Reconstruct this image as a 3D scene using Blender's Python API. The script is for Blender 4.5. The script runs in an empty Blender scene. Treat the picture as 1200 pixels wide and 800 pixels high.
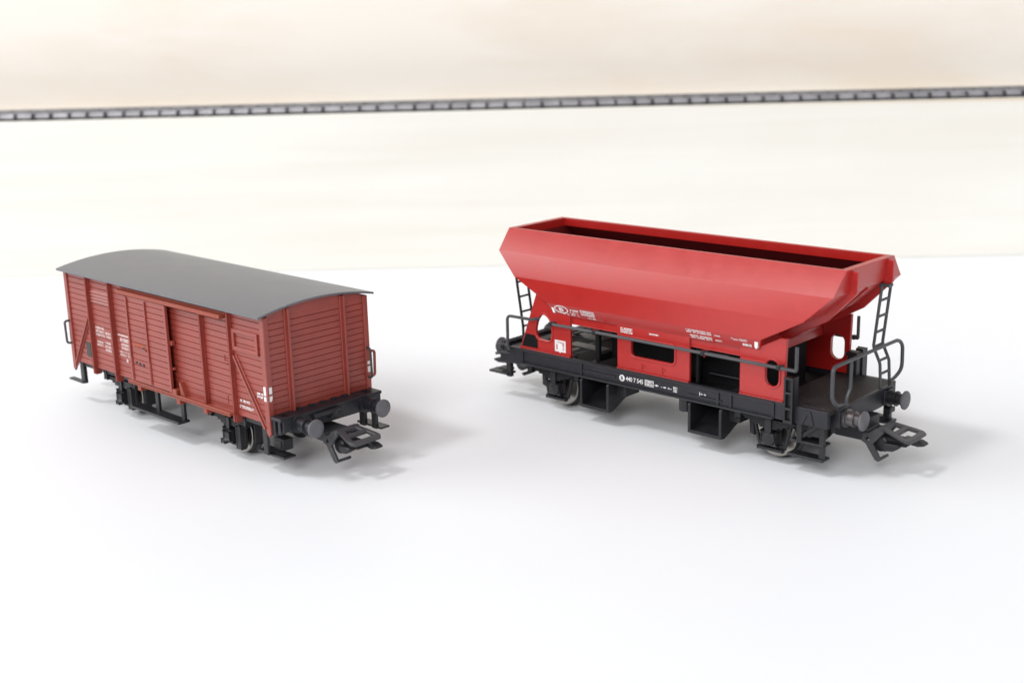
import bpy, bmesh, math, random
from mathutils import Vector, Matrix

random.seed(7)
scene = bpy.context.scene
COL = scene.collection
MM = 0.001                      # everything below is measured in millimetres of the models

# ------------------------------------------------------------------ camera
CAM_H, PITCH, ROLL = 0.10567, math.radians(14.53), math.radians(-1.5)
cam = bpy.data.cameras.new("camera")
cam_o = bpy.data.objects.new("camera", cam)
COL.objects.link(cam_o)
fw = Vector((0, math.cos(PITCH), -math.sin(PITCH)))
up0 = Vector((0, math.sin(PITCH), math.cos(PITCH)))
rt0 = Vector((1, 0, 0))
rt = rt0 * math.cos(ROLL) + up0 * math.sin(ROLL)
up = -rt0 * math.sin(ROLL) + up0 * math.cos(ROLL)
m = Matrix((rt, up, -fw)).transposed().to_4x4()
m.translation = Vector((0, 0, CAM_H))
cam_o.matrix_world = m
cam.sensor_width = 36.0
cam.sensor_fit = 'HORIZONTAL'
cam.lens = 36.0 * 1514.7 / 1200.0
cam.clip_start = 0.01
cam.clip_end = 50.0
cam.dof.use_dof = True
cam.dof.focus_distance = 0.318
cam.dof.aperture_fstop = 17.0
scene.camera = cam_o

# ------------------------------------------------------------------ light
scene.view_settings.view_transform = 'Standard'
scene.view_settings.look = 'None'
scene.view_settings.exposure = 0.07
scene.view_settings.gamma = 1.0
world = bpy.data.worlds.new("World")
scene.world = world
world.use_nodes = True
bg = world.node_tree.nodes["Background"]
bg.inputs[0].default_value = (0.955, 0.975, 1.0, 1)      # plain white room all round
bg.inputs[1].default_value = 0.40


def area(name, loc, target, size, watts, color=(1, 1, 1)):
    l = bpy.data.lights.new(name, 'AREA')
    l.shape = 'SQUARE'
    l.size = size
    l.energy = watts
    l.color = color
    o = bpy.data.objects.new(name, l)
    COL.objects.link(o)
    o.location = loc
    o.rotation_euler = (Vector(target) - Vector(loc)).to_track_quat('-Z', 'Y').to_euler()
    return o


area("key_lamp", (-1.50, -0.20, 2.44), (0.0, 0.33, 0.0), 0.42, 23.0)
area("window_lamp", (-2.72, 0.62, 1.34), (0.0, 0.33, 0.03), 2.0, 46.0)
area("front_lamp", (-0.95, -2.30, 1.75), (0.0, 0.40, 0.03), 1.3, 44.0)
area("fill_lamp", (1.90, -1.10, 1.60), (0.0, 0.33, 0.0), 2.0, 8.0)

# ------------------------------------------------------------------ materials


def mat(name, base, rough=0.5, spec=0.5, metal=0.0, var=0.06, vscale=300.0, bump=0.0, bscale=2500.0,
        specks=0.0, speck_col=(0.5, 0.48, 0.45), rvar=0.06, sscale=600.0):
    M = bpy.data.materials.new(name)
    M.use_nodes = True
    nt = M.node_tree
    b = nt.nodes["Principled BSDF"]
    b.inputs["Roughness"].default_value = rough
    b.inputs["Metallic"].default_value = metal
    b.inputs["Specular IOR Level"].default_value = spec
    tc = nt.nodes.new("ShaderNodeTexCoord")
    n = nt.nodes.new("ShaderNodeTexNoise")
    n.inputs["Scale"].default_value = vscale
    n.inputs["Detail"].default_value = 5
    nt.links.new(tc.outputs["Object"], n.inputs["Vector"])
    r = nt.nodes.new("ShaderNodeValToRGB")
    lo = [max(0, c * (1 - var)) for c in base]
    hi = [min(1, c * (1 + var)) for c in base]
    r.color_ramp.elements[0].position = 0.3
    r.color_ramp.elements[1].position = 0.7
    r.color_ramp.elements[0].color = (*lo, 1)
    r.color_ramp.elements[1].color = (*hi, 1)
    nt.links.new(n.outputs["Fac"], r.inputs["Fac"])
    out = r.outputs["Color"]
    if specks > 0:
        v = nt.nodes.new("ShaderNodeTexVoronoi")
        v.inputs["Scale"].default_value = sscale
        nt.links.new(tc.outputs["Object"], v.inputs["Vector"])
        lt = nt.nodes.new("ShaderNodeMath")
        lt.operation = 'LESS_THAN'
        lt.inputs[1].default_value = specks
        nt.links.new(v.outputs["Distance"], lt.inputs[0])
        mx = nt.nodes.new("ShaderNodeMix")
        mx.data_type = 'RGBA'
        nt.links.new(lt.outputs[0], mx.inputs[0])
        nt.links.new(out, mx.inputs[6])
        mx.inputs[7].default_value = (*speck_col, 1)
        out = mx.outputs[2]
    nt.links.new(out, b.inputs["Base Color"])
    mr = nt.nodes.new("ShaderNodeMapRange")
    mr.inputs["To Min"].default_value = max(0.02, rough - rvar)
    mr.inputs["To Max"].default_value = min(1, rough + rvar)
    nt.links.new(n.outputs["Fac"], mr.inputs["Value"])
    nt.links.new(mr.outputs[0], b.inputs["Roughness"])
    if bump > 0:
        n2 = nt.nodes.new("ShaderNodeTexNoise")
        n2.inputs["Scale"].default_value = bscale
        n2.inputs["Detail"].default_value = 3
        nt.links.new(tc.outputs["Object"], n2.inputs["Vector"])
        bp = nt.nodes.new("ShaderNodeBump")
        bp.inputs["Strength"].default_value = bump
        bp.inputs["Distance"].default_value = 0.0001
        nt.links.new(n2.outputs["Fac"], bp.inputs["Height"])
        nt.links.new(bp.outputs[0], b.inputs["Normal"])
    return M


def wood(name, base, dark, rough=0.6, sx=2.0, sz=60.0, contrast=1.0):
    """pale sawn board: grain running along X"""
    M = bpy.data.materials.new(name)
    M.use_nodes = True
    nt = M.node_tree
    b = nt.nodes["Principled BSDF"]
    b.inputs["Roughness"].default_value = rough
    b.inputs["Specular IOR Level"].default_value = 0.3
    tc = nt.nodes.new("ShaderNodeTexCoord")
    mp = nt.nodes.new("ShaderNodeMapping")
    mp.inputs["Scale"].default_value = (sx, sz, sz)
    nt.links.new(tc.outputs["Object"], mp.inputs["Vector"])
    n = nt.nodes.new("ShaderNodeTexNoise")
    n.inputs["Scale"].default_value = 1.6
    n.inputs["Detail"].default_value = 6
    n.inputs["Distortion"].default_value = 0.6
    nt.links.new(mp.outputs[0], n.inputs["Vector"])
    mp2 = nt.nodes.new("ShaderNodeMapping")
    mp2.inputs["Scale"].default_value = (4, 14, 14)
    nt.links.new(tc.outputs["Object"], mp2.inputs["Vector"])
    n2 = nt.nodes.new("ShaderNodeTexNoise")
    n2.inputs["Scale"].default_value = 2.0
    n2.inputs["Detail"].default_value = 4
    nt.links.new(mp2.outputs[0], n2.inputs["Vector"])
    ad = nt.nodes.new("ShaderNodeMath")
    ad.operation = 'MULTIPLY_ADD'
    nt.links.new(n.outputs["Fac"], ad.inputs[0])
    ad.inputs[1].default_value = 0.5 * contrast
    md = nt.nodes.new("ShaderNodeMath")
    md.operation = 'MULTIPLY'
    md.inputs[1].default_value = 0.5
    nt.links.new(n2.outputs["Fac"], md.inputs[0])
    nt.links.new(md.outputs[0], ad.inputs[2])
    r = nt.nodes.new("ShaderNodeValToRGB")
    r.color_ramp.elements[0].position = 0.36
    r.color_ramp.elements[1].position = 0.6
    r.color_ramp.elements[0].color = (*dark, 1)
    r.color_ramp.elements[1].color = (*base, 1)
    nt.links.new(ad.outputs[0], r.inputs["Fac"])
    nt.links.new(r.outputs["Color"], b.inputs["Base Color"])
    bp = nt.nodes.new("ShaderNodeBump")
    bp.inputs["Strength"].default_value = 0.15
    bp.inputs["Distance"].default_value = 0.0003
    nt.links.new(n.outputs["Fac"], bp.inputs["Height"])
    nt.links.new(bp.outputs[0], b.inputs["Normal"])
    return M


RED = mat("red_plastic", (0.425, 0.0135, 0.0105), 0.33, 0.85, var=0.04, bump=0.12, bscale=6000)
BROWN = mat("brown_plastic", (0.275, 0.038, 0.024), 0.44, 0.9, var=0.08, bump=0.15, bscale=5000)
BROWN_LIGHT = mat("orange_brown_plastic", (0.29, 0.055, 0.031), 0.48, 0.45, var=0.06)
ROOF = mat("dark_grey_roof_plastic", (0.105, 0.109, 0.124), 0.35, 1.0, var=0.08, vscale=120, bump=0.2, bscale=3000,
           specks=0.05, speck_col=(0.19, 0.18, 0.165), rvar=0.07)
BLACK = mat("black_plastic", (0.014, 0.014, 0.017), 0.42, 0.5, var=0.2, bump=0.25, bscale=4000, specks=0.05,
            speck_col=(0.07, 0.07, 0.07))
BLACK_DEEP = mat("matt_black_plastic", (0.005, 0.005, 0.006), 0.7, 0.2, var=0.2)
CHASSIS = mat("blue_black_plastic", (0.0135, 0.014, 0.019), 0.45, 0.5, var=0.18, bump=0.2, bscale=4000, specks=0.05,
              speck_col=(0.12, 0.12, 0.12))
DECK = mat("dusty_black_deck", (0.022, 0.022, 0.0225), 0.6, 0.4, var=0.35, vscale=900, bump=0.9, bscale=2600,
           specks=0.14, speck_col=(0.10, 0.095, 0.085))
GREY_TUBE = mat("grey_wire", (0.055, 0.057, 0.062), 0.38, 0.5, var=0.12)
STEEL = mat("bright_steel", (0.36, 0.34, 0.31), 0.34, 0.5, metal=1.0, var=0.1)
BUFF = mat("worn_buffer_metal", (0.16, 0.145, 0.145), 0.40, 0.5, metal=0.75, var=0.25, vscale=700)
HEADM = mat("grey_buffer_head", (0.11, 0.11, 0.12), 0.48, 0.5, var=0.15, vscale=800)
COUPM = mat("grey_coupler_plastic", (0.050, 0.050, 0.055), 0.42, 0.5, var=0.15)
DARK_INSIDE = mat("dark_red_inside", (0.13, 0.006, 0.008), 0.55, 0.4, var=0.1)  # deeper red than the shell, for the hopper's inner faces
WHITE = mat("white_print", (0.78, 0.76, 0.76), 0.6, 0.3, var=0.05)
PALE = mat("faded_print", (0.62, 0.48, 0.46), 0.6, 0.3, var=0.1)
BOARD_GREY = mat("dark_slate_board", (0.055, 0.065, 0.06), 0.6, 0.3)
ORANGE = mat("orange_print", (0.36, 0.085, 0.045), 0.6, 0.3)
TABLE = mat("white_table_laminate", (0.865, 0.875, 0.90), 0.55, 0.3, var=0.012, vscale=9, bump=0.05, bscale=900, specks=0.009, speck_col=(0.62, 0.60, 0.56), sscale=24.0)
WOOD_LOW = wood("cream_wood", (0.89, 0.872, 0.815), (0.835, 0.805, 0.735))
WOOD_UP = wood("pinkish_wood", (0.955, 0.89, 0.81), (0.885, 0.775, 0.65), sx=6.0, sz=22.0, contrast=1.2)
WOOD_EDGE = wood("raw_wood_edge", (0.80, 0.62, 0.40), (0.66, 0.44, 0.24))
SLEEPER = mat("dark_sleeper_plastic", (0.035, 0.033, 0.036), 0.6, 0.4, var=0.3, vscale=500)
RAILM = mat("dull_rail_steel", (0.46, 0.45, 0.47), 0.5, 0.5, metal=0.8, var=0.2, vscale=150)

# ------------------------------------------------------------------ mesh helpers


class MB:
    """collects shapes (in mm) and links them as ONE mesh object"""

    def __init__(self):
        self.bm = bmesh.new()

    def _merge(self, b, xf=None):
        if xf is not None:
            bmesh.ops.transform(b, matrix=xf, verts=b.verts)
        me = bpy.data.meshes.new("tmp")
        b.to_mesh(me)
        b.free()
        self.bm.from_mesh(me)
        bpy.data.meshes.remove(me)
        return self

    def box(self, x0, x1, y0, y1, z0, z1, bev=0.12, xf=None):
        b = bmesh.new()
        bmesh.ops.create_cube(b, size=1)
        for v in b.verts:
            v.co = Vector((x0 + (v.co.x + .5) * (x1 - x0), y0 + (v.co.y + .5) * (y1 - y0), z0 + (v.co.z + .5) * (z1 - z0)))
        if bev > 0:
            bmesh.ops.bevel(b, geom=b.edges[:], offset=min(bev, .3 * min(abs(x1 - x0), abs(y1 - y0), abs(z1 - z0))),
                            segments=1, affect='EDGES', profile=.5)
        return self._merge(b, xf)

    def prism(self, pts, axis, a, b_, bev=0.1, xf=None):
        """polygon pts extruded along axis from a to b_. axis x: pts=(y,z); y: (x,z); z: (x,y)"""
        b = bmesh.new()

        def p3(p, t):
            return {'x': (t, p[0], p[1]), 'y': (p[0], t, p[1]), 'z': (p[0], p[1], t)}[axis]
        f0 = [b.verts.new(p3(p, a)) for p in pts]
        f1 = [b.verts.new(p3(p, b_)) for p in pts]
        b.faces.new(f0)
        b.faces.new(f1[::-1])
        n = len(pts)
        for i in range(n):
            b.faces.new((f0[i], f1[i], f1[(i + 1) % n], f0[(i + 1) % n]))
        bmesh.ops.recalc_face_normals(b, faces=b.faces[:])
        if bev > 0:
            es = [e for e in b.edges if len(e.link_faces) == 2 and e.calc_face_angle(0) > .5]
            bmesh.ops.bevel(b, geom=es, offset=bev, segments=1, affect='EDGES', profile=.5, clamp_overlap=True)
        return self._merge(b, xf)

    def lathe(self, p0, p1, prof, n=24):
        """profile [(t along p0->p1 in mm, radius)]"""
        p0, p1 = Vector(p0), Vector(p1)
        d = (p1 - p0).normalized()
        u = d.orthogonal().normalized()
        w = d.cross(u)
        b = bmesh.new()
        rings = []
        for t, r in prof:
            c = p0 + d * t
            if r <= 1e-6:
                rings.append([b.verts.new(c)])
            else:
                rings.append([b.verts.new(c + (u * math.cos(2 * math.pi * k / n) + w * math.sin(2 * math.pi * k / n)) * r) for k in range(n)])
        for A, B in zip(rings, rings[1:]):
            for k in range(n):
                q = [A[k % len(A)], A[(k + 1) % len(A)], B[(k + 1) % len(B)], B[k % len(B)]]
                q2 = []
                for v in q:
                    if v not in q2:
                        q2.append(v)
                if len(q2) >= 3:
                    try:
                        b.faces.new(q2)
                    except ValueError:
                        pass
        if len(rings[0]) > 1:
            b.faces.new(rings[0][::-1])
        if len(rings[-1]) > 1:
            b.faces.new(rings[-1])
        bmesh.ops.recalc_face_normals(b, faces=b.faces[:])
        return self._merge(b)

    def cyl(self, p0, p1, r0, r1=None, n=20):
        L = (Vector(p1) - Vector(p0)).length
        return self.lathe(p0, p1, [(0, r0), (L, r0 if r1 is None else r1)], n)

    def tube(self, pts, r, n=8, round_=0.0):
        """round wire through pts, corners rounded"""
        P = [Vector(p) for p in pts]
        if round_ > 0:
            Q = [P[0]]
            for a, b, c in zip(P, P[1:], P[2:]):
                ra = min(round_, (b - a).length * .45)
                rc = min(round_, (c - b).length * .45)
                s = b + (a - b).normalized() * ra
                e = b + (c - b).normalized() * rc
                for k in range(5):
                    t = k / 4
                    Q.append(s * (1 - t) ** 2 + b * 2 * t * (1 - t) + e * t * t)
            Q.append(P[-1])
            P = Q
        b = bmesh.new()
        rings = []
        nrm = None
        for i, p in enumerate(P):
            d = ((P[i + 1] - p) if i + 1 < len(P) else (p - P[i - 1])).normalized()
            if 0 < i < len(P) - 1:
                d = ((P[i + 1] - p).normalized() + (p - P[i - 1]).normalized()).normalized()
            if nrm is None:
                nrm = d.orthogonal().normalized()
            nrm = (nrm - d * nrm.dot(d)).normalized()
            w = d.cross(nrm)
            rings.append([b.verts.new(p + (nrm * math.cos(2 * math.pi * k / n) + w * math.sin(2 * math.pi * k / n)) * r) for k in range(n)])
        for A, B in zip(rings, rings[1:]):
            for k in range(n):
                b.faces.new((A[k], A[(k + 1) % n], B[(k + 1) % n], B[k]))
        b.faces.new(rings[0][::-1])
        b.faces.new(rings[-1])
        bmesh.ops.recalc_face_normals(b, faces=b.faces[:])
        return self._merge(b)

    def plate(self, outer, holes, thick, fn, bev=0.08):
        """flat plate with holes: outlines in 2D, thickness centred on w=0; fn maps (u,v,w) to 3D"""
        cu = bpy.data.curves.new("tmpc", 'CURVE')
        cu.dimensions = '2D'
        cu.fill_mode = 'BOTH'
        cu.extrude = max(thick / 2 - bev, 0.001)
        cu.bevel_depth = bev
        cu.bevel_resolution = 0
        cu.offset = -bev
        for poly in [outer] + holes:
            s = cu.splines.new('POLY')
            s.points.add(len(poly) - 1)
            for q, p in zip(s.points, poly):
                q.co = (p[0], p[1], 0, 1)
            s.use_cyclic_u = True
        o = bpy.data.objects.new("tmpo", cu)
        COL.objects.link(o)
        dg = bpy.context.evaluated_depsgraph_get()
        me = bpy.data.meshes.new_from_object(o.evaluated_get(dg))
        bpy.data.objects.remove(o)
        bpy.data.curves.remove(cu)
        b = bmesh.new()
        b.from_mesh(me)
        bpy.data.meshes.remove(me)
        bmesh.ops.remove_doubles(b, verts=b.verts[:], dist=1e-4)
        for v in b.verts:
            v.co = Vector(fn(*v.co))
        bmesh.ops.recalc_face_normals(b, faces=b.faces[:])
        return self._merge(b)

    def text(self, s, u0, v0, w, h, fn, thick=0.03, bold=0.0):
        """the string fitted into the box (u0,v0)-(u0+w,v0+h), mapped by fn"""
        cu = bpy.data.curves.new("tmpt", 'FONT')
        cu.body = s
        cu.extrude = 0.01
        cu.offset = bold
        cu.resolution_u = 3
        o = bpy.data.objects.new("tmpo", cu)
        COL.objects.link(o)
        dg = bpy.context.evaluated_depsgraph_get()
        me = bpy.data.meshes.new_from_object(o.evaluated_get(dg))
        bpy.data.objects.remove(o)
        bpy.data.curves.remove(cu)
        xs = [v.co.x for v in me.vertices]
        ys = [v.co.y for v in me.vertices]
        ax, bx_, ay, by_ = min(xs), max(xs), min(ys), max(ys)
        for v in me.vertices:
            v.co = Vector(fn(u0 + (v.co.x - ax) / (bx_ - ax) * w, v0 + (v.co.y - ay) / max(by_ - ay, 1e-6) * h,
                             (v.co.z / 0.01 * .5 + .5) * thick + 0.02))
        self.bm.from_mesh(me)
        bpy.data.meshes.remove(me)
        return self

    def mark(self, u0, v0, w, h, fn, thick=0.03):
        """a printed rectangle"""
        b = bmesh.new()
        bmesh.ops.create_cube(b, size=1)
        for v in b.verts:
            v.co = Vector(fn(u0 + (v.co.x + .5) * w, v0 + (v.co.y + .5) * h, (v.co.z + .5) * thick + .02))
        return self._merge(b)

    def fineprint(self, u0, v0, w, h, rows, fn, fill=0.75, skip=0.18, seed=1):
        """rows of print too small to read: letter-sized strokes"""
        rg = random.Random(seed)
        rh = h / rows
        for r in range(rows):
            u = u0
            lh = rh * .62
            while u < u0 + w - .15:
                cw = rg.uniform(.16, .34)
                cw = min(cw, u0 + w - u)
                if rg.random() > skip:
                    k = rg.randrange(3)
                    v = v0 + h - (r + 1) * rh + rh * .2
                    if k == 0:
                        self.mark(u, v, cw * fill, lh, fn)
                    elif k == 1:
                        self.mark(u, v, cw * .35, lh, fn)
                        self.mark(u + cw * .45, v + lh * .55, cw * .35, lh * .45, fn)
                    else:
                        self.mark(u, v + lh * .6, cw * fill, lh * .4, fn)
                        self.mark(u, v, cw * fill, lh * .3, fn)
                u += cw
        return self

    def build(self, name, material, parent=None, angle=32):
        bmesh.ops.transform(self.bm, matrix=Matrix.Scale(MM, 4), verts=self.bm.verts)
        me = bpy.data.meshes.new(name)
        self.bm.to_mesh(me)
        self.bm.free()
        me.materials.append(material)
        me.polygons.foreach_set("use_smooth", [True] * len(me.polygons))
        me.set_sharp_from_angle(angle=math.radians(angle))
        o = bpy.data.objects.new(name, me)
        COL.objects.link(o)
        if parent is not None:
            o.parent = parent
        return o


def tag(o, label=None, cat=None, group=None, kind=None):
    if label:
        o["label"] = label
    if cat:
        o["category"] = cat
    if group:
        o["group"] = group
    if kind:
        o["kind"] = kind
    return o


def thing(name, loc, rz, label, cat, group=None):
    o = bpy.data.objects.new(name, None)
    o.empty_display_size = 0.02
    COL.objects.link(o)
    o.location = loc
    o.rotation_euler = (0, 0, rz)
    return tag(o, label, cat, group)


def child_copy(o, parent, mat4):
    """a copy of a part (and its sub-parts) under parent, moved by mat4 (in the thing's frame, mm)"""
    c = o.copy()
    COL.objects.link(c)
    c.parent = parent
    t = mat4.copy()
    t.translation = t.translation * MM
    c.matrix_basis = t @ o.matrix_basis
    for k in [k for k in bpy.data.objects if k.parent == o]:
        d = k.copy()
        COL.objects.link(d)
        d.parent = c
    return c


HALF_TURN = Matrix.Rotation(math.pi, 4, 'Z')
MIRROR_X = Matrix.Diagonal((-1, 1, 1, 1))
MIRROR_Y = Matrix.Diagonal((1, -1, 1, 1))


def T(x=0, y=0, z=0):
    return Matrix.Translation((x, y, z))


def rrect(x0, x1, z0, z1, r, n=5):
    out = []
    for cx, cz, a0 in ((x1 - r, z1 - r, 0), (x0 + r, z1 - r, 90), (x0 + r, z0 + r, 180), (x1 - r, z0 + r, 270)):
        for k in range(n + 1):
            a = math.radians(a0 + 90 * k / n)
            out.append((cx + r * math.cos(a), cz + r * math.sin(a)))
    return out


def grow(poly, d):
    cx = sum(p[0] for p in poly) / len(poly)
    cz = sum(p[1] for p in poly) / len(poly)
    xs = [p[0] for p in poly]
    zs = [p[1] for p in poly]
    sx = (max(xs) - min(xs) + 2 * d) / (max(xs) - min(xs))
    sz = (max(zs) - min(zs) + 2 * d) / (max(zs) - min(zs))
    return [(cx + (p[0] - cx) * sx, cz + (p[1] - cz) * sz) for p in poly]


# ================================================================== the setting
tb = MB()
tb.box(-1200, 1200, -500, 900, -25, 0, bev=0)
tag(tb.build("table_top", TABLE), kind="structure")

BOARD_ROT = math.radians(-1.33)


def slab(name, material, x0, x1, y0, y1, z0, zl, zr, label, cat, xl=-216, xr=214, loc=(0.0, 0.5332, 0.0)):
    """upright board whose top edge runs from height zl (at xl) to zr (at xr)"""
    s = (zr - zl) / (xr - xl)
    b = MB()
    b.prism([(x0, z0), (x1, z0), (x1, zl + (x1 - xl) * s), (x0, zl + (x0 - xl) * s)], 'y', y0, y1, bev=0.4)
    o = b.build(name, material)
    o.location = loc
    o.rotation_euler = (0, 0, BOARD_ROT)
    return tag(o, label, cat)


low_board = slab("wooden_board", WOOD_LOW, -700, 700, 0, 34, 0, 64.8, 64.6,
     "cream wooden board standing at the back of the white table below the toy track", "board")
slab("wooden_board", WOOD_UP, -700, 700, 34.5, 52, 0, 262, 258,
     "taller pinkish beige wooden board rising behind the toy track", "board")

b = MB()
sl = (64.6 - 64.8) / 430.0
zt = lambda x: 64.8 + (x + 216) * sl
b.prism([(70, zt(70) - .3), (700, zt(700) - 1.9), (700, zt(700) - .3)], 'y', -.12, .3, bev=0)
b.build("raw_edge", WOOD_EDGE, low_board)

# ---- toy track lying on top of the cream board
SL = (64.6 - 64.8) / 430.0
track = thing("railway_track", (0.0, 0.5332, 0.0647), 0, "long straight dark toy railway track lying along the top edge of the cream board", "toy track")
track.rotation_euler = (0, math.atan(-SL), BOARD_ROT)
for k, y in enumerate((6.0, 22.5)):
    b = MB()
    b.prism([(y - 1.2, 1.0), (y + 1.2, 1.0), (y + 1.2, 1.5), (y + .4, 1.9), (y + .4, 2.7), (y + .65, 2.85), (y + .65, 3.3), (y - .65, 3.3),
             (y - .65, 2.85), (y - .4, 2.7), (y - .4, 1.9), (y - 1.2, 1.5)], 'x', -330, 330, bev=0.05)
    b.build("rail", RAILM, track)
b = MB()
b.box(-330, 330, 3.6, 25.0, 0.0, 0.5, .1)
b.build("track_base", SLEEPER, track)
sb = MB()
sb.box(-1.3, 1.3, 3.0, 26.5, 0.05, 1.05, .15)
sb.box(-.55, .55, 4.4, 7.6, 1.0, 2.6, .2)
sb.box(-.55, .55, 20.9, 24.1, 1.0, 2.6, .2)
s0 = sb.build("sleeper", SLEEPER, track)
s0.location.x = -0.324
for i in range(1, 87):
    c = s0.copy()
    COL.objects.link(c)
    c.parent = track
    c.location.x = -0.324 + i * 0.00753 + random.uniform(-.0002, .0002)
    c.location.y = random.uniform(-.0008, .0005)

# ================================================================== shared running gear


def wheelset(parent, x):
    """axle with two wheels, standing on the table"""
    R, zc = 5.35, 6.2
    obs = []
    b = MB()
    b.cyl((x, -12.0, zc), (x, 12.0, zc), 0.9)
    ax = b.build("axle", STEEL, parent)
    for s in (-1, 1):
        b = MB()
        # disc with web relief, blackened rim face and flange
        b.lathe((x, s * 9.9, zc), (x, s * 7.0, zc), [(0, 1.3), (0.0, 1.5), (0.5, 1.9), (0.75, 2.0), (0.75, 4.1), (0.0, 4.5), (0.0, 5.0), (.3, 5.0), (.3, 4.9), (.35, 4.9), (.38, R - .02), (1.9, R + .1), (2.0, 5.5), (2.15, 6.1), (2.35, 6.2), (2.7, 6.05), (2.92, 5.6), (2.92, 0.9)], 48)
        w = b.build("wheel", BLACK, parent)
        b = MB()
        b.lathe((x, s * 9.9, zc), (x, s * 7.0, zc), [(-0.02, 4.95), (-0.02, 5.2), (0.12, R), (.4, R + .02), (.4, 4.85)], 48)
        b.build("tyre", STEEL, w)


def buffer(parent, x, y, z, xh, sock_mat, shank_mat, sock_r=1.75, head_r=2.5, s=1):
    """x headstock face, xh outer end of the head (towards +x)"""
    L = xh - x
    b = MB()
    b.lathe((x - .1, y, z), (x + L, y, z), [(0, sock_r + .55), (.55, sock_r + .55), (.6, sock_r), (L * .42, sock_r), (L * .45, sock_r + .22), (L * .52, sock_r + .22), (L * .53, sock_r - .3),
                                            (L - .9, sock_r - .3)], 28)
    o = b.build("buffer", sock_mat, parent)
    b = MB()
    b.lathe((xh - 1.3, y, z), (xh + .2, y, z), [(0, sock_r - .2), (.5, head_r - .35), (.7, head_r), (1.05, head_r), (1.2, head_r - .18), (1.33, head_r * .6), (1.37, 0)], 36)
    b.build("buffer_head", shank_mat, o)
    return o


def coupler(parent, x, zs=0.0, dx=0.0):
    """hook-and-loop toy coupling pointing to +x; x is where the side plate pivots"""
    def P(p):
        return (p[0] + x, p[1] + zs)
    b = MB()
    b.box(x - 9, x + .2, -3.3, 3.3, 7.0 + zs, 9.6 + zs, .2)
    # side plates: pivot, rising arm, hook arm
    for s in (-1, 1):
        outer = [P(p) for p in ((-1.0, 7.0), (0.1, 6.5), (2.6, 3.0), (3.3, 2.7), (4.1, 3.2), (1.9, 6.7), (4.4, 9.7), (3.6, 10.8), (2.6, 10.6), (1.0, 9.3), (-0.6, 9.0))]
        y = s * 3.35
        if s > 0:
            outer = [P(p) for p in ((-1.0, 7.0), (0.1, 6.5), (1.9, 6.7), (4.4, 9.7), (3.6, 10.8), (2.6, 10.6), (1.0, 9.3), (-0.6, 9.0))]
        hole = [(x + .55 + .5 * math.cos(a * math.pi / 5), 7.7 + zs + .5 * math.sin(a * math.pi / 5)) for a in range(10)]
        b.plate(outer, [hole], .7, lambda u, v, w, y=y: (u, y + w, v))
    # foot of the hook arm, bent across
    b.prism([P(p) for p in ((2.6, 3.0), (3.3, 2.7), (4.1, 3.2), (3.7, 3.7))], 'y', -3.6, .6, bev=.08)
    # bridge across the top
    b.prism([P(p) for p in ((2.7, 10.0), (4.1, 9.6), (4.5, 10.2), (3.5, 10.9), (2.7, 10.7))], 'y', -3.4, 3.4, bev=.1)
    c = b.build("coupler", COUPM, parent)
    # the loop, tilted down to the front
    b = MB()

    def lf(u, v, w):
        return (x + 3.3 + u, v, 10.55 + zs - .205 * u + w)
    outer = [(-.2, -2.9), (.9, -3.1), (5.2, -4.3), (7.0, -4.6), (7.9, -3.9), (8.0, 0), (7.9, 3.9), (7.0, 4.6), (5.2, 4.3), (.9, 3.1), (-.2, 2.9)]
    h1 = [(1.3, -1.6), (3.0, -2.0), (3.0, 2.0), (1.3, 1.6)]
    h2 = [(4.2, -2.7), (6.4, -3.2), (6.6, 0), (6.4, 3.2), (4.2, 2.7)]
    b.plate(outer, [h1, h2], .8, lf, bev=.15)
    b.build("coupling_loop", COUPM, c)
    b = MB()
    b.lathe((x + 2.9, -2.2, 6.6 + zs), (x + 2.9, 2.2, 6.6 + zs), [(0, 1.6), (.25, 1.9), (4.15, 1.9), (4.4, 1.6)], 20)
    b.prism([P(p) for p in ((1.6, 8.6), (7.4, 8.3), (8.9, 7.4), (9.2, 6.8), (6.0, 6.3), (4.9, 5.6), (4.2, 4.7), (2.5, 4.6), (1.6, 6.0))], 'y', -1.6, 1.6, bev=.25)
    b.prism([P(p) for p in ((4.2, 7.3), (7.8, 7.4), (8.0, 6.6), (6.6, 5.7), (5.0, 5.5), (4.3, 6.0))], 'y', -3.3, -1.3, bev=.25)
    b.prism([P(p) for p in ((6.6, 7.9), (10.6, 7.7), (11.9, 7.2), (12.0, 6.8), (10.2, 6.3), (6.6, 6.6))], 'y', 1.6, 3.9, bev=.2)
    b.build("coupling_hook", BLACK, c)
    return c


# ================================================================== brown covered wagon
BT = math.radians(-44.22)
van = thing("covered_wagon", (-0.07884, 0.32781, 0.0), BT,
            "brown covered goods wagon model with planked sides and arched dark grey roof", "model wagon", "model railway wagons")
SY, EX = 15.0, 46.0           # outer faces of side and end planking
Z0, Z1 = 13.3, 38.9           # planking bottom and top at the side
PITCHP = 1.5


def planked(z0, z1, face, back, pitch=PITCHP, d=.24, g=.14):
    """vertical profile (depth, z) of lapped planks: list of points for prism"""
    pts = [(face, z0)]
    z = z0 + pitch
    while z < z1 - .4:
        pts += [(face, z - g), (face - math.copysign(d, face), z - .02), (face - math.copysign(d, face), z + .02), (face, z + g * .55)]
        z += pitch
    pts += [(face, z1), (back, z1), (back, z0)]
    return pts


for s in (-1, 1):
    b = MB()
    b.prism(planked(Z0, Z1, s * SY, s * (SY - 1)), 'x', -EX + .02, EX - .02, bev=0)
    b.build("side_wall", BROWN, van, 20)


def arc_z(y):
    return 41.35 - 0.00687 * y * y


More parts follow.
